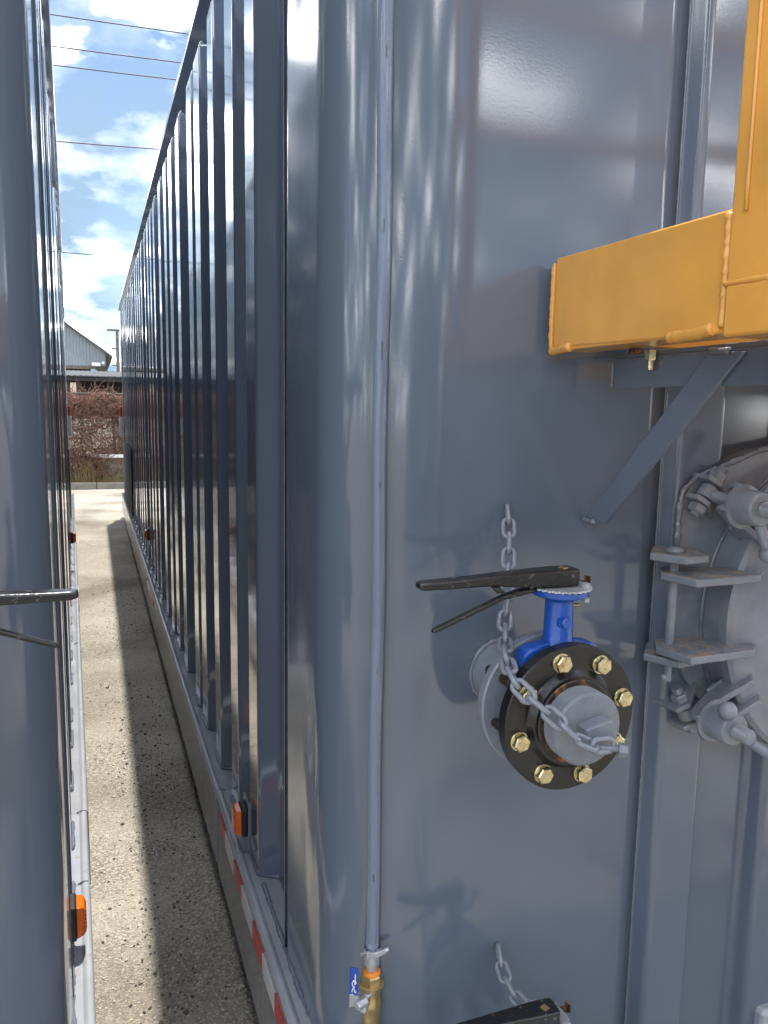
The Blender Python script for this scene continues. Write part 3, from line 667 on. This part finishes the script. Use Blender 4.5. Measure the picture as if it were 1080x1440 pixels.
# ------------------------------------------------------------------ sight tube with brass ball valve
TX, TY = 0.4505, 1.2240
ST = root('sight_tube', (TX, TY, 0.44), 'clear plastic level tube with brass ball valve on the rounded corner', 'sight tube')
tp = []
for k in range(40):
    z = 0.605+k*0.0595; tp.append((TX+0.0012*math.sin(k*0.7), TY+0.001*math.cos(k*0.53), z))
tb = MB(); zt_ = [p[2]-tp[0][2] for p in tp]
tb.lathe((TX, TY, tp[0][2]), (0, 0, 1), [(h, .0122) for h in zt_]+[(h, .0084) for h in zt_[::-1]], 28, closed=True)
for v in tb.v: v.x += 0.0012*math.sin(v.z*11); v.y += 0.0008*math.cos(v.z*8)
TB = obj('clear_tube', tb, 'tube', ST, smooth=60)
prn = MB(); rr = random.Random(8)
zz = 0.75
while zz < 2.7:
    hgt = rr.uniform(.008, .03); prn.box((TX-.0036, TY-.0128, zz), (TX-.0026, TY-.0116, zz+hgt)); zz += rr.uniform(.15, .40)
obj('printed_mark', prn, 'rubber', TB, smooth=0, kind='stuff')
BR = obj('hose_barb', MB().lathe((TX, TY, 0.563), (0, 0, 1), [(0, .0105), (.014, .0115), (.015, .0142), (.034, .0145), (.036, .0118), (.040, .0105), (.043, .0118), (.047, .0105), (.051, .0116), (.058, .0095), (.0585, .006), (.05, .006)], 28), 'zinc', ST, smooth=30)
CLP = obj('hose_clamp', MB().lathe((TX, TY, 0.601), (0, 0, 1), [(0, .0140), (0, .0156), (.009, .0156), (.009, .0140)], 28, closed=True)
    .obox((TX+.010, TY-.014, .6065), (.0105, -.002, .004), (.0008, .004, 0), (-.001, 0, .0048)).obox((TX-.012, TY-.0125, .607), (.004, 0, 0), (0, .003, 0), (0, 0, .006)), 'zinc', ST, bevel=0.001)
obj('clamp_screw', MB().cyl((TX+.018, TY-.016, .610), (TX+.026, TY-.018, .613), .0042, 12).obox((TX-.021, TY-.011, .611), (.005, 0, .002), (0, .003, 0), (0, 0, .0006)), 'zinc', CLP)
BV = obj('ball_valve_body', MB().lathe((TX, TY, 0.44), (0, 0, 1), [(0, .012), (.01, .014), (.03, .0165), (.048, .0172), (.052, .0190), (.064, .0190), (.068, .0172), (.080, .0172), (.092, .0172), (.0945, .0232), (.1000, .0236), (.1015, .0185)], 32), 'brass', ST, smooth=28)
obj('hex_end', MB().hexa((TX, TY, .5415), (TX, TY, .5585), .0192, 0.3), 'brass', BV)
obj('thread_tape', MB().lathe((TX, TY, .5582), (0, 0, 1), [(0, .0160), (.003, .0168), (.0065, .0155), (.0085, .0125)], 28), 'tape_orange', BV, smooth=60)
hd = obj('ball_valve_handle', MB().prism([(TX-0.0505, TY-.024, .545), (TX-0.0355, TY-.0285, .542), (TX-0.0355, TY-.0285, .594), (TX-0.0400, TY-.0272, .597), (TX-0.0460, TY-.0255, .5985), (TX-0.0505, TY-.024, .596)], (.001, .0045, 0)), 'vinyl_blue', ST, bevel=0.0012)
un = Vector((.0150, -.0045, 0)).normalized(); o0 = Vector((TX-.043, TY-.0268, .570)); nrm_ = Vector((-.287, -.958, 0))
def hp(a, b): return o0+un*a+Vector((0, 0, b))+nrm_*0.0004
mk = MB()
mk.tube([hp(.0034*math.cos(t), -.002+.0062*math.sin(t)) for t in [2*math.pi*i/24 for i in range(20)]], .0009, 6)
mk.tube([hp(.0014, -.004), hp(.0010, .002), hp(.0018, .009), hp(.0020, .0165)], .0010, 6)
mk.tube([hp(-.0030+.0005*i, -.0125-.0009*abs(i-3)**1.5+.003) for i in range(9)], .0008, 6)
mk.tube([hp(.003, -.016), hp(.0032, -.0205)], .0009, 6)
mk.tube([hp(-.0035, -.0150), hp(-.0038, -.0185)], .0008, 6)
obj('printed_mark', mk, 'white', hd)
obj('handle_stem', MB().cyl((TX-.006, TY-.010, .527), (TX-.037, TY-.030, .527), .0062, 14).hexa((TX-.020, TY-.026, .527), (TX-0.0400, TY-.034, .527), .0088).box((TX-.051, TY-.0262, .522), (TX-.034, TY-.0232, .547)), 'zinc', hd, bevel=0.0006)
obj('handle_lug', MB().obox((TX-.0215, TY-.022, .512), (.006, .004, 0), (-.003, .005, 0), (0, 0, .008)).cyl((TX-.026, TY-.030, .512), (TX-.018, TY-.018, .512), .006, 12), 'zinc', hd, bevel=0.001)
obj('inlet_elbow', MB().cyl((TX, TY, .448), (TX+.030, TY+.045, .448), .0150, 20).lathe((TX+.014, TY+.012, .474), (.55, .83, 0), [(0, .0165), (.006, .0185), (.016, .0185), (.02, .0165)], 20).lathe((TX, TY, .40), (0, 0, 1), [(0, .012), (.02, .017), (.05, .0165)], 24), 'brass', ST)

# ------------------------------------------------------------------ orange walkway at the front of the tank
XO = 0.748
OW = root('orange_walkway', (XO+.4, 0.7, 1.70), 'orange painted steel walkway frame with post bolted to grey bracket', 'walkway')
chn = MB().prism([(XO, 1.172, 1.708), (XO, 0.776, 1.700), (XO, 0.776, 1.852), (XO, 1.172, 1.858)], (0.010, 0, 0))
CH = obj('side_channel', chn, 'orange', OW, bevel=0.003)
obj('bottom_flange', MB().prism([(XO+.002, 1.172, 1.702), (XO+.002, 0.62, 1.7012), (XO+.072, 0.62, 1.7012), (XO+.072, 1.172, 1.702)], (0, 0, .009)), 'orange', CH, bevel=0.002)
obj('end_plate', MB().box((XO-.004, 1.1725, 1.706), (XO+.07, 1.1795, 1.85)), 'orange', CH, bevel=0.002)
def drip(pts, r, step=0.006, amp=0.5): return weld(pts, r, CH, step=step, amp=amp, m='orange')
drip([(XO+.001, 1.177, 1.702), (XO+.001, 1.150, 1.704), (XO+.001, 1.120, 1.706)], .0075, step=.003, amp=.12)
drip([(XO-.001, 1.178, 1.712), (XO-.001, 1.178, 1.845)], .0042, step=.004, amp=.2)
drip([(XO+.001, 0.880, 1.703), (XO+.001, 0.83, 1.704), (XO, 0.80, 1.708)], .0085, step=.003, amp=.12)
drip([(XO, 0.784, 1.708), (XO, 0.784, 1.848)], .0060, step=.004, amp=.22)
PO = obj('post', MB().box((XO-.006, 0.705, 1.758), (XO+.060, 0.779, 3.75)), 'orange', OW, bevel=0.006, seg=3)
obj('post_foot', MB().box((XO-.010, 0.56, 1.694), (XO+.058, 0.774, 1.7575)), 'orange', OW, bevel=0.004)
weld([(XO-.008, 0.777, 1.760), (XO-.008, 0.705, 1.7585)], .0035, PO, step=0.006, m='orange')
weld([(XO-.0075, 0.752, 1.842), (XO-.0075, 0.752, 2.2)], .0026, PO, step=0.03, amp=0.15, m='orange')
# deck grating, guard rails and the other posts (these show only in the reflections of the tank wall)
DK = obj('deck_frame', MB().box((XO+.075, 0.16, 1.712), (XR-.2, 0.20, 1.79)).box((XO+.075, 1.10, 1.712), (XR-.2, 1.14, 1.79)).box((XO+.01, 0.16, 1.712), (XO+.07, 0.55, 1.79)), 'orange', OW)
for k in range(24):
    y_ = 0.225+k*0.036; obj('grating_bar', MB().box((XO+.08, y_, 1.755), (XR-.22, y_+.005, 1.785)), 'orange', DK)
obj('post', MB().box((XO-.006, 0.16, 1.70), (XO+.054, 0.22, 2.85)), 'orange', OW, bevel=0.006)
obj('post', MB().box((1.75, 0.16, 1.70), (1.81, 0.22, 2.85)), 'orange', OW, bevel=0.006)
obj('guard_rail', MB().box((XO+.056, 0.168, 2.78), (XR-.2, 0.212, 2.84)), 'orange', OW, bevel=0.006)
obj('guard_rail', MB().box((XO+.056, 0.168, 2.42), (XR-.2, 0.212, 2.47)), 'orange', OW, bevel=0.006)
def small_bolt(y_):
    b = obj('bolt', MB().hexa((XO+.066+.05, y_, 1.6915), (XO+.066+.05, y_, 1.678), .0105, .2).cyl((XO+.116, y_, 1.68), (XO+.116, y_, 1.665), .0052, 10), 'gold', OW)
    return b
XB = XA-.012
obj('bolt', MB().hexa((XB, 1.035, 1.6995), (XB, 1.035, 1.683), .0100, .2).cyl((XB, 1.035, 1.684), (XB, 1.035, 1.668), .0052, 10), 'gold', OW)
obj('bolt', MB().hexa((XB-.03, 1.035, 1.7005), (XB-.03, 1.035, 1.692), .0115, .2), 'rust', OW)

# ------------------------------------------------------------------ the tank on the left: a mirrored one, slightly turned
TH = math.radians(1.53)
TL = copy_tree(TANK)
rz = Matrix.Rotation(TH, 4, 'Z')
TL.location = rz @ Vector((0.337-1.58, 6.3, 0)); TL.rotation_euler = (0, 0, TH); TL.scale = (-1, 1, 1)
TL['label'] = 'dark grey steel tank cut off by the left edge, its side seen nearly edge-on'
for ch in TL.children:
    if ch.name.startswith('marker_light') and ch.children and ch.matrix_local.translation.length < 1e-6 and min(v.co.y for v in ch.data.vertices) < -3:
        ch.location.y -= 0.30; ch.location.x += 0.012
for yy in (4.05, 5.7, 7.3, 8.9, 10.1):
    mb = MB().box((0.362, yy-.05, 2.60), (0.378, yy+.05, 2.86))
    o = obj('stake_pocket', mb, 'rail', TANK, bevel=0.005); o.parent = TL
V3 = build_valve(VC+Vector((-.085, 0, 0)), 0.0, 'valve on the left tank with only its black lever in view', VG)
V3.location = rz @ Vector((0.353-V3.location.x, V3.location.y+.09, VC.z)); V3.rotation_euler = (0, 0, TH); V3.scale = (-1, 1, 1)

# ------------------------------------------------------------------ tanks across the yard behind the camera (mirrored in the painted steel)
def far_tank(x, lab):
    c = TANK.copy(); COL.objects.link(c)
    for ch in TANK.children:
        if ch.name.split('.')[0] in ('corner_sheet', 'front_wall', 'roof', 'front_sill', 'manway_pad', 'manway_lid', 'manway_neck', 'side_panel', 'far_side_wall', 'top_rail', 'bottom_rail', 'under_frame'):
            d = ch.copy(); COL.objects.link(d); d.parent = c
    c.rotation_euler = (0, 0, math.pi); c.location = (x, -9.9, 0); c['label'] = lab
    c['group'] = 'grey tanks facing across the yard'
far_tank(3.0, 'middle one of three grey tanks across the yard, mirrored faintly in the front wall')
far_tank(-0.1, 'grey tank across the yard mirrored in the rounded corner beside the clear tube')
far_tank(6.2, 'grey tank across the yard mirrored at the right edge of the front wall')

# ------------------------------------------------------------------ far end of the alley
FN = root('chain_link_fence', (0.1, 15.9, 0), 'old wire fence overgrown with dry vines at the alley end', 'fence')
for k in range(5):
    x = -5+2.5*k+0.35; obj('post', MB().cyl((x, 15.9, 0), (x, 15.9, 1.85), 0.03, 12), 'wood', FN)
obj('top_tube', MB().cyl((-5, 15.9, 1.78), (5.4, 15.9, 1.78), 0.018, 10), 'wood', FN)
mesh_ = MB()
for k in range(120):
    x = -3+k*0.06
    mesh_.tube([(x, 15.9, 0.05), (x+0.9, 15.9, 1.78)], .002, 3); mesh_.tube([(x, 15.9, 0.05), (x-0.9, 15.9, 1.78)], .002, 3)
obj('wire_mesh', mesh_, 'wood', FN, kind='stuff')
vr = random.Random(21); vn = MB()
def twig(mb, p, d, n, stp, r, jit):
    P = [Vector(p)]; d = Vector(d).normalized()
    for k in range(n):
        d = (d+Vector((vr.uniform(-jit, jit), vr.uniform(-jit, jit)*.6, vr.uniform(-jit, jit)-.05*k/n))).normalized(); q = P[-1]+d*stp
        q.y = min(16.5, max(15.68, q.y)); q.z = max(.05, q.z); P.append(q)
    mb.tube(P, r, 3, rf=lambda i: r*(1-.7*i/len(P)))
def density(x, z):
    v = mnoise.noise(Vector((x*1.6, z*2.0, 4.2)))
    return (1.0 if z > 1.3+.2*v else 0.45+0.9*v if z > 0.72 else 0.8)
for k in range(7000):
    x = vr.uniform(-1.5, 1.9); z = vr.uniform(.1, 1.72)
    if vr.random() > density(x, z): continue
    twig(vn, (x, vr.uniform(15.68, 16.1), z), (vr.uniform(-1, 1), vr.uniform(-.3, .3), vr.uniform(-.6, .8)), 6, .05, vr.uniform(.003, .008), .5)
for k in range(30000):
    x = vr.uniform(-1.5, 1.9); z = vr.uniform(.1, 1.78)+.08*mnoise.noise(Vector((x*3, 0, 0)))
    if vr.random() > density(x, z): continue
    p = Vector((x, vr.uniform(15.7, 16.25), z)); a = Vector((vr.uniform(-1, 1), vr.uniform(-1, 1), vr.uniform(-1, 1))).normalized()*vr.uniform(.012, .03); b = a.orthogonal().normalized()*vr.uniform(.008, .018)
    vn.add([p-a, p+b, p+a, p-b], [(0, 1, 2, 3)])
for k in range(90):
    twig(vn, (vr.uniform(-1, 1.4), vr.uniform(15.75, 16.0), vr.uniform(1.5, 1.72)), (vr.uniform(-1.2, 1.2), 0, 1), 9, .05, .006, .45)
o = single('dry_vines', vn, 'vine', (0.1, 15.9, 0.0), 'mass of dry red-brown vines covering the fence at the alley end', 'vines', smooth=0); o['kind'] = 'stuff'
wd = MB()
for k in range(2600):
    x = vr.uniform(-2, 2.4); p = Vector((x, vr.uniform(15.58, 15.95), .05)); h = vr.uniform(.06, .32)*(1.6 if -.45 < x < .05 else .9)
    d = Vector((vr.uniform(-.35, .35), vr.uniform(-.2, .2), 1))*h; q = Vector((.004, .002, 0))
    wd.add([p-q, p+q, p+d], [(0, 1, 2)])
o = single('dry_weeds', wd, 'weed', (0.1, 15.7, 0.05), 'yellowish dry weeds growing behind the kerb', 'weeds', smooth=0); o['kind'] = 'stuff'
TRG = root('concrete_trough', (0.45, 16.42, 0), 'pale round trough half hidden behind the dry vines', 'trough')
obj('wall', MB().lathe((0.45, 16.42, 0.0), (0, 0, 1), [(0, .66), (.56, .68), (.56, .60), (0.05, .58)], 40), 'concrete', TRG, smooth=30)
obj('rim', MB().lathe((0.45, 16.42, 0.56), (0, 0, 1), [(0, .70), (.01, .745), (.06, .745), (.07, .73), (.07, .60), (0, .60)], 48, closed=True), 'white', TRG, smooth=30)
# cream wall with shuttered openings behind the fence
CW = root('block_wall', (0.5, 17.9, 0), 'cream block wall showing through gaps in the vines', 'wall')
rb = random.Random(9)
blk = None
for j in range(6):
    for i in range(12):
        x = -1.9+i*0.41+(0.2 if j % 2 else 0); z = j*0.21
        if blk is None: blk = obj('block', MB().box((x, 17.9, z+.005), (x+.40, 18.1, z+.205)), 'cream', CW, bevel=0.006); bx0, bz0 = x, z
        else:
            d = blk.copy(); COL.objects.link(d); d.location = (x-bx0, rb.uniform(-.004, .004), z-bz0)
SH = root('open_shed', (0.2, 19.5, 0), 'low open shed with pale metal roof behind the vines', 'shed')
rfm = MB()
for k in range(60):
    x = -3.2+k*0.12; rfm.prism([(x, 18.6, 2.20), (x+.06, 18.6, 2.212), (x+.12, 18.6, 2.20), (x+.12, 18.6, 2.18), (x, 18.6, 2.18)], (0, 5.0, 0.30))
obj('roof', rfm, 'metal_roof', SH)
obj('under_roof_shade_strip', MB().box((-3.2, 18.64, 2.09), (4.0, 18.70, 2.17)), 'dark', SH)  # near-black strip painted in for the shade under the roof edge
obj('back_wall', MB().box((-3.2, 23.4, 0), (4.0, 23.5, 2.5)), 'dark', SH)  # wall coloured near-black to carry the shade inside the shed
for x in (-3.0, -0.42, 1.6, 3.8): obj('post', MB().box((x-.06, 18.7, 0), (x+.06, 18.82, 2.05)), 'cream', SH)
WH = root('metal_warehouse', (-8.5, 40, 0), 'weathered grey metal gable end of a warehouse above the vines', 'building')
YW = 32.0
apx, eav = px(60, 430, YW), px(158, 501, YW); bt = px(100, 513, YW)
lx = 2*apx.x-eav.x
gw = MB(); nstr = 40
for k in range(nstr):
    xa = lx+(eav.x-.25-lx)*k/nstr; xb = lx+(eav.x-.25-lx)*(k+1)/nstr
    def top(x): return apx.z+(eav.z-apx.z)*abs(x-apx.x)/(eav.x-apx.x)-.06
    gw.prism([(xa+.004, YW-.004*(k % 2), bt.z), (xb-.004, YW-.004*(k % 2), bt.z), (xb-.004, YW-.004*(k % 2), top(xb)), (xa+.004, YW-.004*(k % 2), top(xa))], (0, .06, 0))
obj('gable_cladding', gw, 'metal_wall', WH, smooth=0)
obj('roof', MB().prism([(apx.x, YW-.15, apx.z), (eav.x, YW-.15, eav.z), (eav.x, YW-.15, eav.z-.08), (apx.x, YW-.15, apx.z-.08), (lx, YW-.15, eav.z-.08), (lx, YW-.15, eav.z)], (0, 22, 0)), 'metal_roof', WH)
obj('opening_shade_panel', MB().box((lx+.3, YW+.4, 0), (eav.x-.8, YW+.5, bt.z)), 'dark', WH)  # near-black panel standing in for the shade inside the opening
obj('door_beam', MB().box((lx, YW-.02, bt.z-.14), (eav.x-.6, YW+.08, bt.z-.01)), 'wood', WH)
obj('wall_lamp', MB().box((eav.x-.75, YW-.3, bt.z-.02), (eav.x-.45, YW, bt.z+.10)).ball((eav.x-.35, YW-.2, bt.z+.10), .05), 'white', WH, bevel=.01)
# poles and cables
UP = root('utility_pole', (px(164.5, 500, 70).x, 70, 0), 'wooden utility pole with cross arm beyond the warehouse', 'utility pole')
ptop = px(164.5, 464, 70)
obj('shaft', MB().cyl((ptop.x, 70, 0), ptop, .18, 12, .12), 'wood', UP)
obj('cross_arm', MB().box((ptop.x-.8, 69.9, ptop.z-.12), (ptop.x+.45, 70.06, ptop.z+.04)), 'wood', UP)
for k in range(3): obj('insulator', MB().cyl((ptop.x-.7+k*.5, 70, ptop.z+.04), (ptop.x-.7+k*.5, 70, ptop.z+.25), .06, 8), 'white', UP)
for k in range(2): obj('side_bracket', MB().box((ptop.x-.45, 69.9, ptop.z-1.6-k*1.4), (ptop.x-.1, 70, ptop.z-1.5-k*1.4)), 'wood', UP)
wl = ['topmost black overhead cable crossing the sky', 'second black overhead cable from the top', 'third black overhead cable from the top', 'fourth overhead cable, halfway down the sky', 'lowest overhead cable crossing the sky']
for (a, b), lab, rad in zip((((68, 20), (265, 48)), ((72, 65), (252, 88)), ((78, 92), (246, 112)), ((80, 199), (223, 210)), ((88, 355), (184, 362))), wl, (.018, .018, .018, .017, .015)):
    A, B = px(*a, 26), px(*b, 26); mid = (A+B)/2; d = (B-A)/(B.x-A.x)
    pts = [mid+d*t+Vector((0, 0, (t/30)**2*1.2)) for t in range(-34, 35, 2)]
    single('overhead_cable', MB().tube(pts, rad, 6), 'wire', pts[0], lab, 'cable', 'overhead cables')

# ------------------------------------------------------------------ loose stones on the ground
def scatter(n, fx, fy, rng, seed):
    rs = random.Random(seed); mb = MB(); t = (1+5**.5)/2
    iv = [Vector(p).normalized() for p in ((-1,t,0),(1,t,0),(-1,-t,0),(1,-t,0),(0,-1,t),(0,1,t),(0,-1,-t),(0,1,-t),(t,0,-1),(t,0,1),(-t,0,-1),(-t,0,1))]
    ifc = [(0,11,5),(0,5,1),(0,1,7),(0,7,10),(0,10,11),(1,5,9),(5,11,4),(11,10,2),(10,7,6),(7,1,8),(3,9,4),(3,4,2),(3,2,6),(3,6,8),(3,8,9),(4,9,5),(2,4,11),(6,2,10),(8,6,7),(9,8,1)]
    for k in range(n):
        x, y_ = fx(rs), fy(rs); r = rs.uniform(*rng)*(1.8 if rs.random() < .06 else 1); rot = Matrix.Rotation(rs.uniform(0, 6.3), 3, 'Z')
        sc = Vector((rs.uniform(.7, 1.3), rs.uniform(.7, 1.3), rs.uniform(.45, .8)))
        mb.add([rot @ Vector((p.x*sc.x, p.y*sc.y, p.z*sc.z))*r*rs.uniform(.85, 1.15)+Vector((x, y_, r*.35)) for p in iv], ifc)
    return mb
o = single('loose_dark_gravel', scatter(900, lambda r: min(.33, max(-.12, r.choice((.08, .12, .2, .2, .27))+r.gauss(0, .055))), lambda r: max(1.4, r.choice((1.8, 2.1, 2.9, 3.3, 3.5, 4.2, 5.6, 6.5))+r.gauss(0, .28)), (.0018, .0050), 1), 'stone_dark', (0.1, 3, 0), 'loose dark gravel scattered over the alley ground', 'gravel', smooth=0); o['kind'] = 'stuff'
o = single('loose_pale_chips', scatter(9000, lambda r: r.uniform(-.35, .6), lambda r: 1.4+r.random()**1.6*4.5, (.0015, .0038), 2), 'stone_pale', (0.1, 3, 0), 'pale stone chips scattered over the alley ground', 'gravel', smooth=0); o['kind'] = 'stuff'
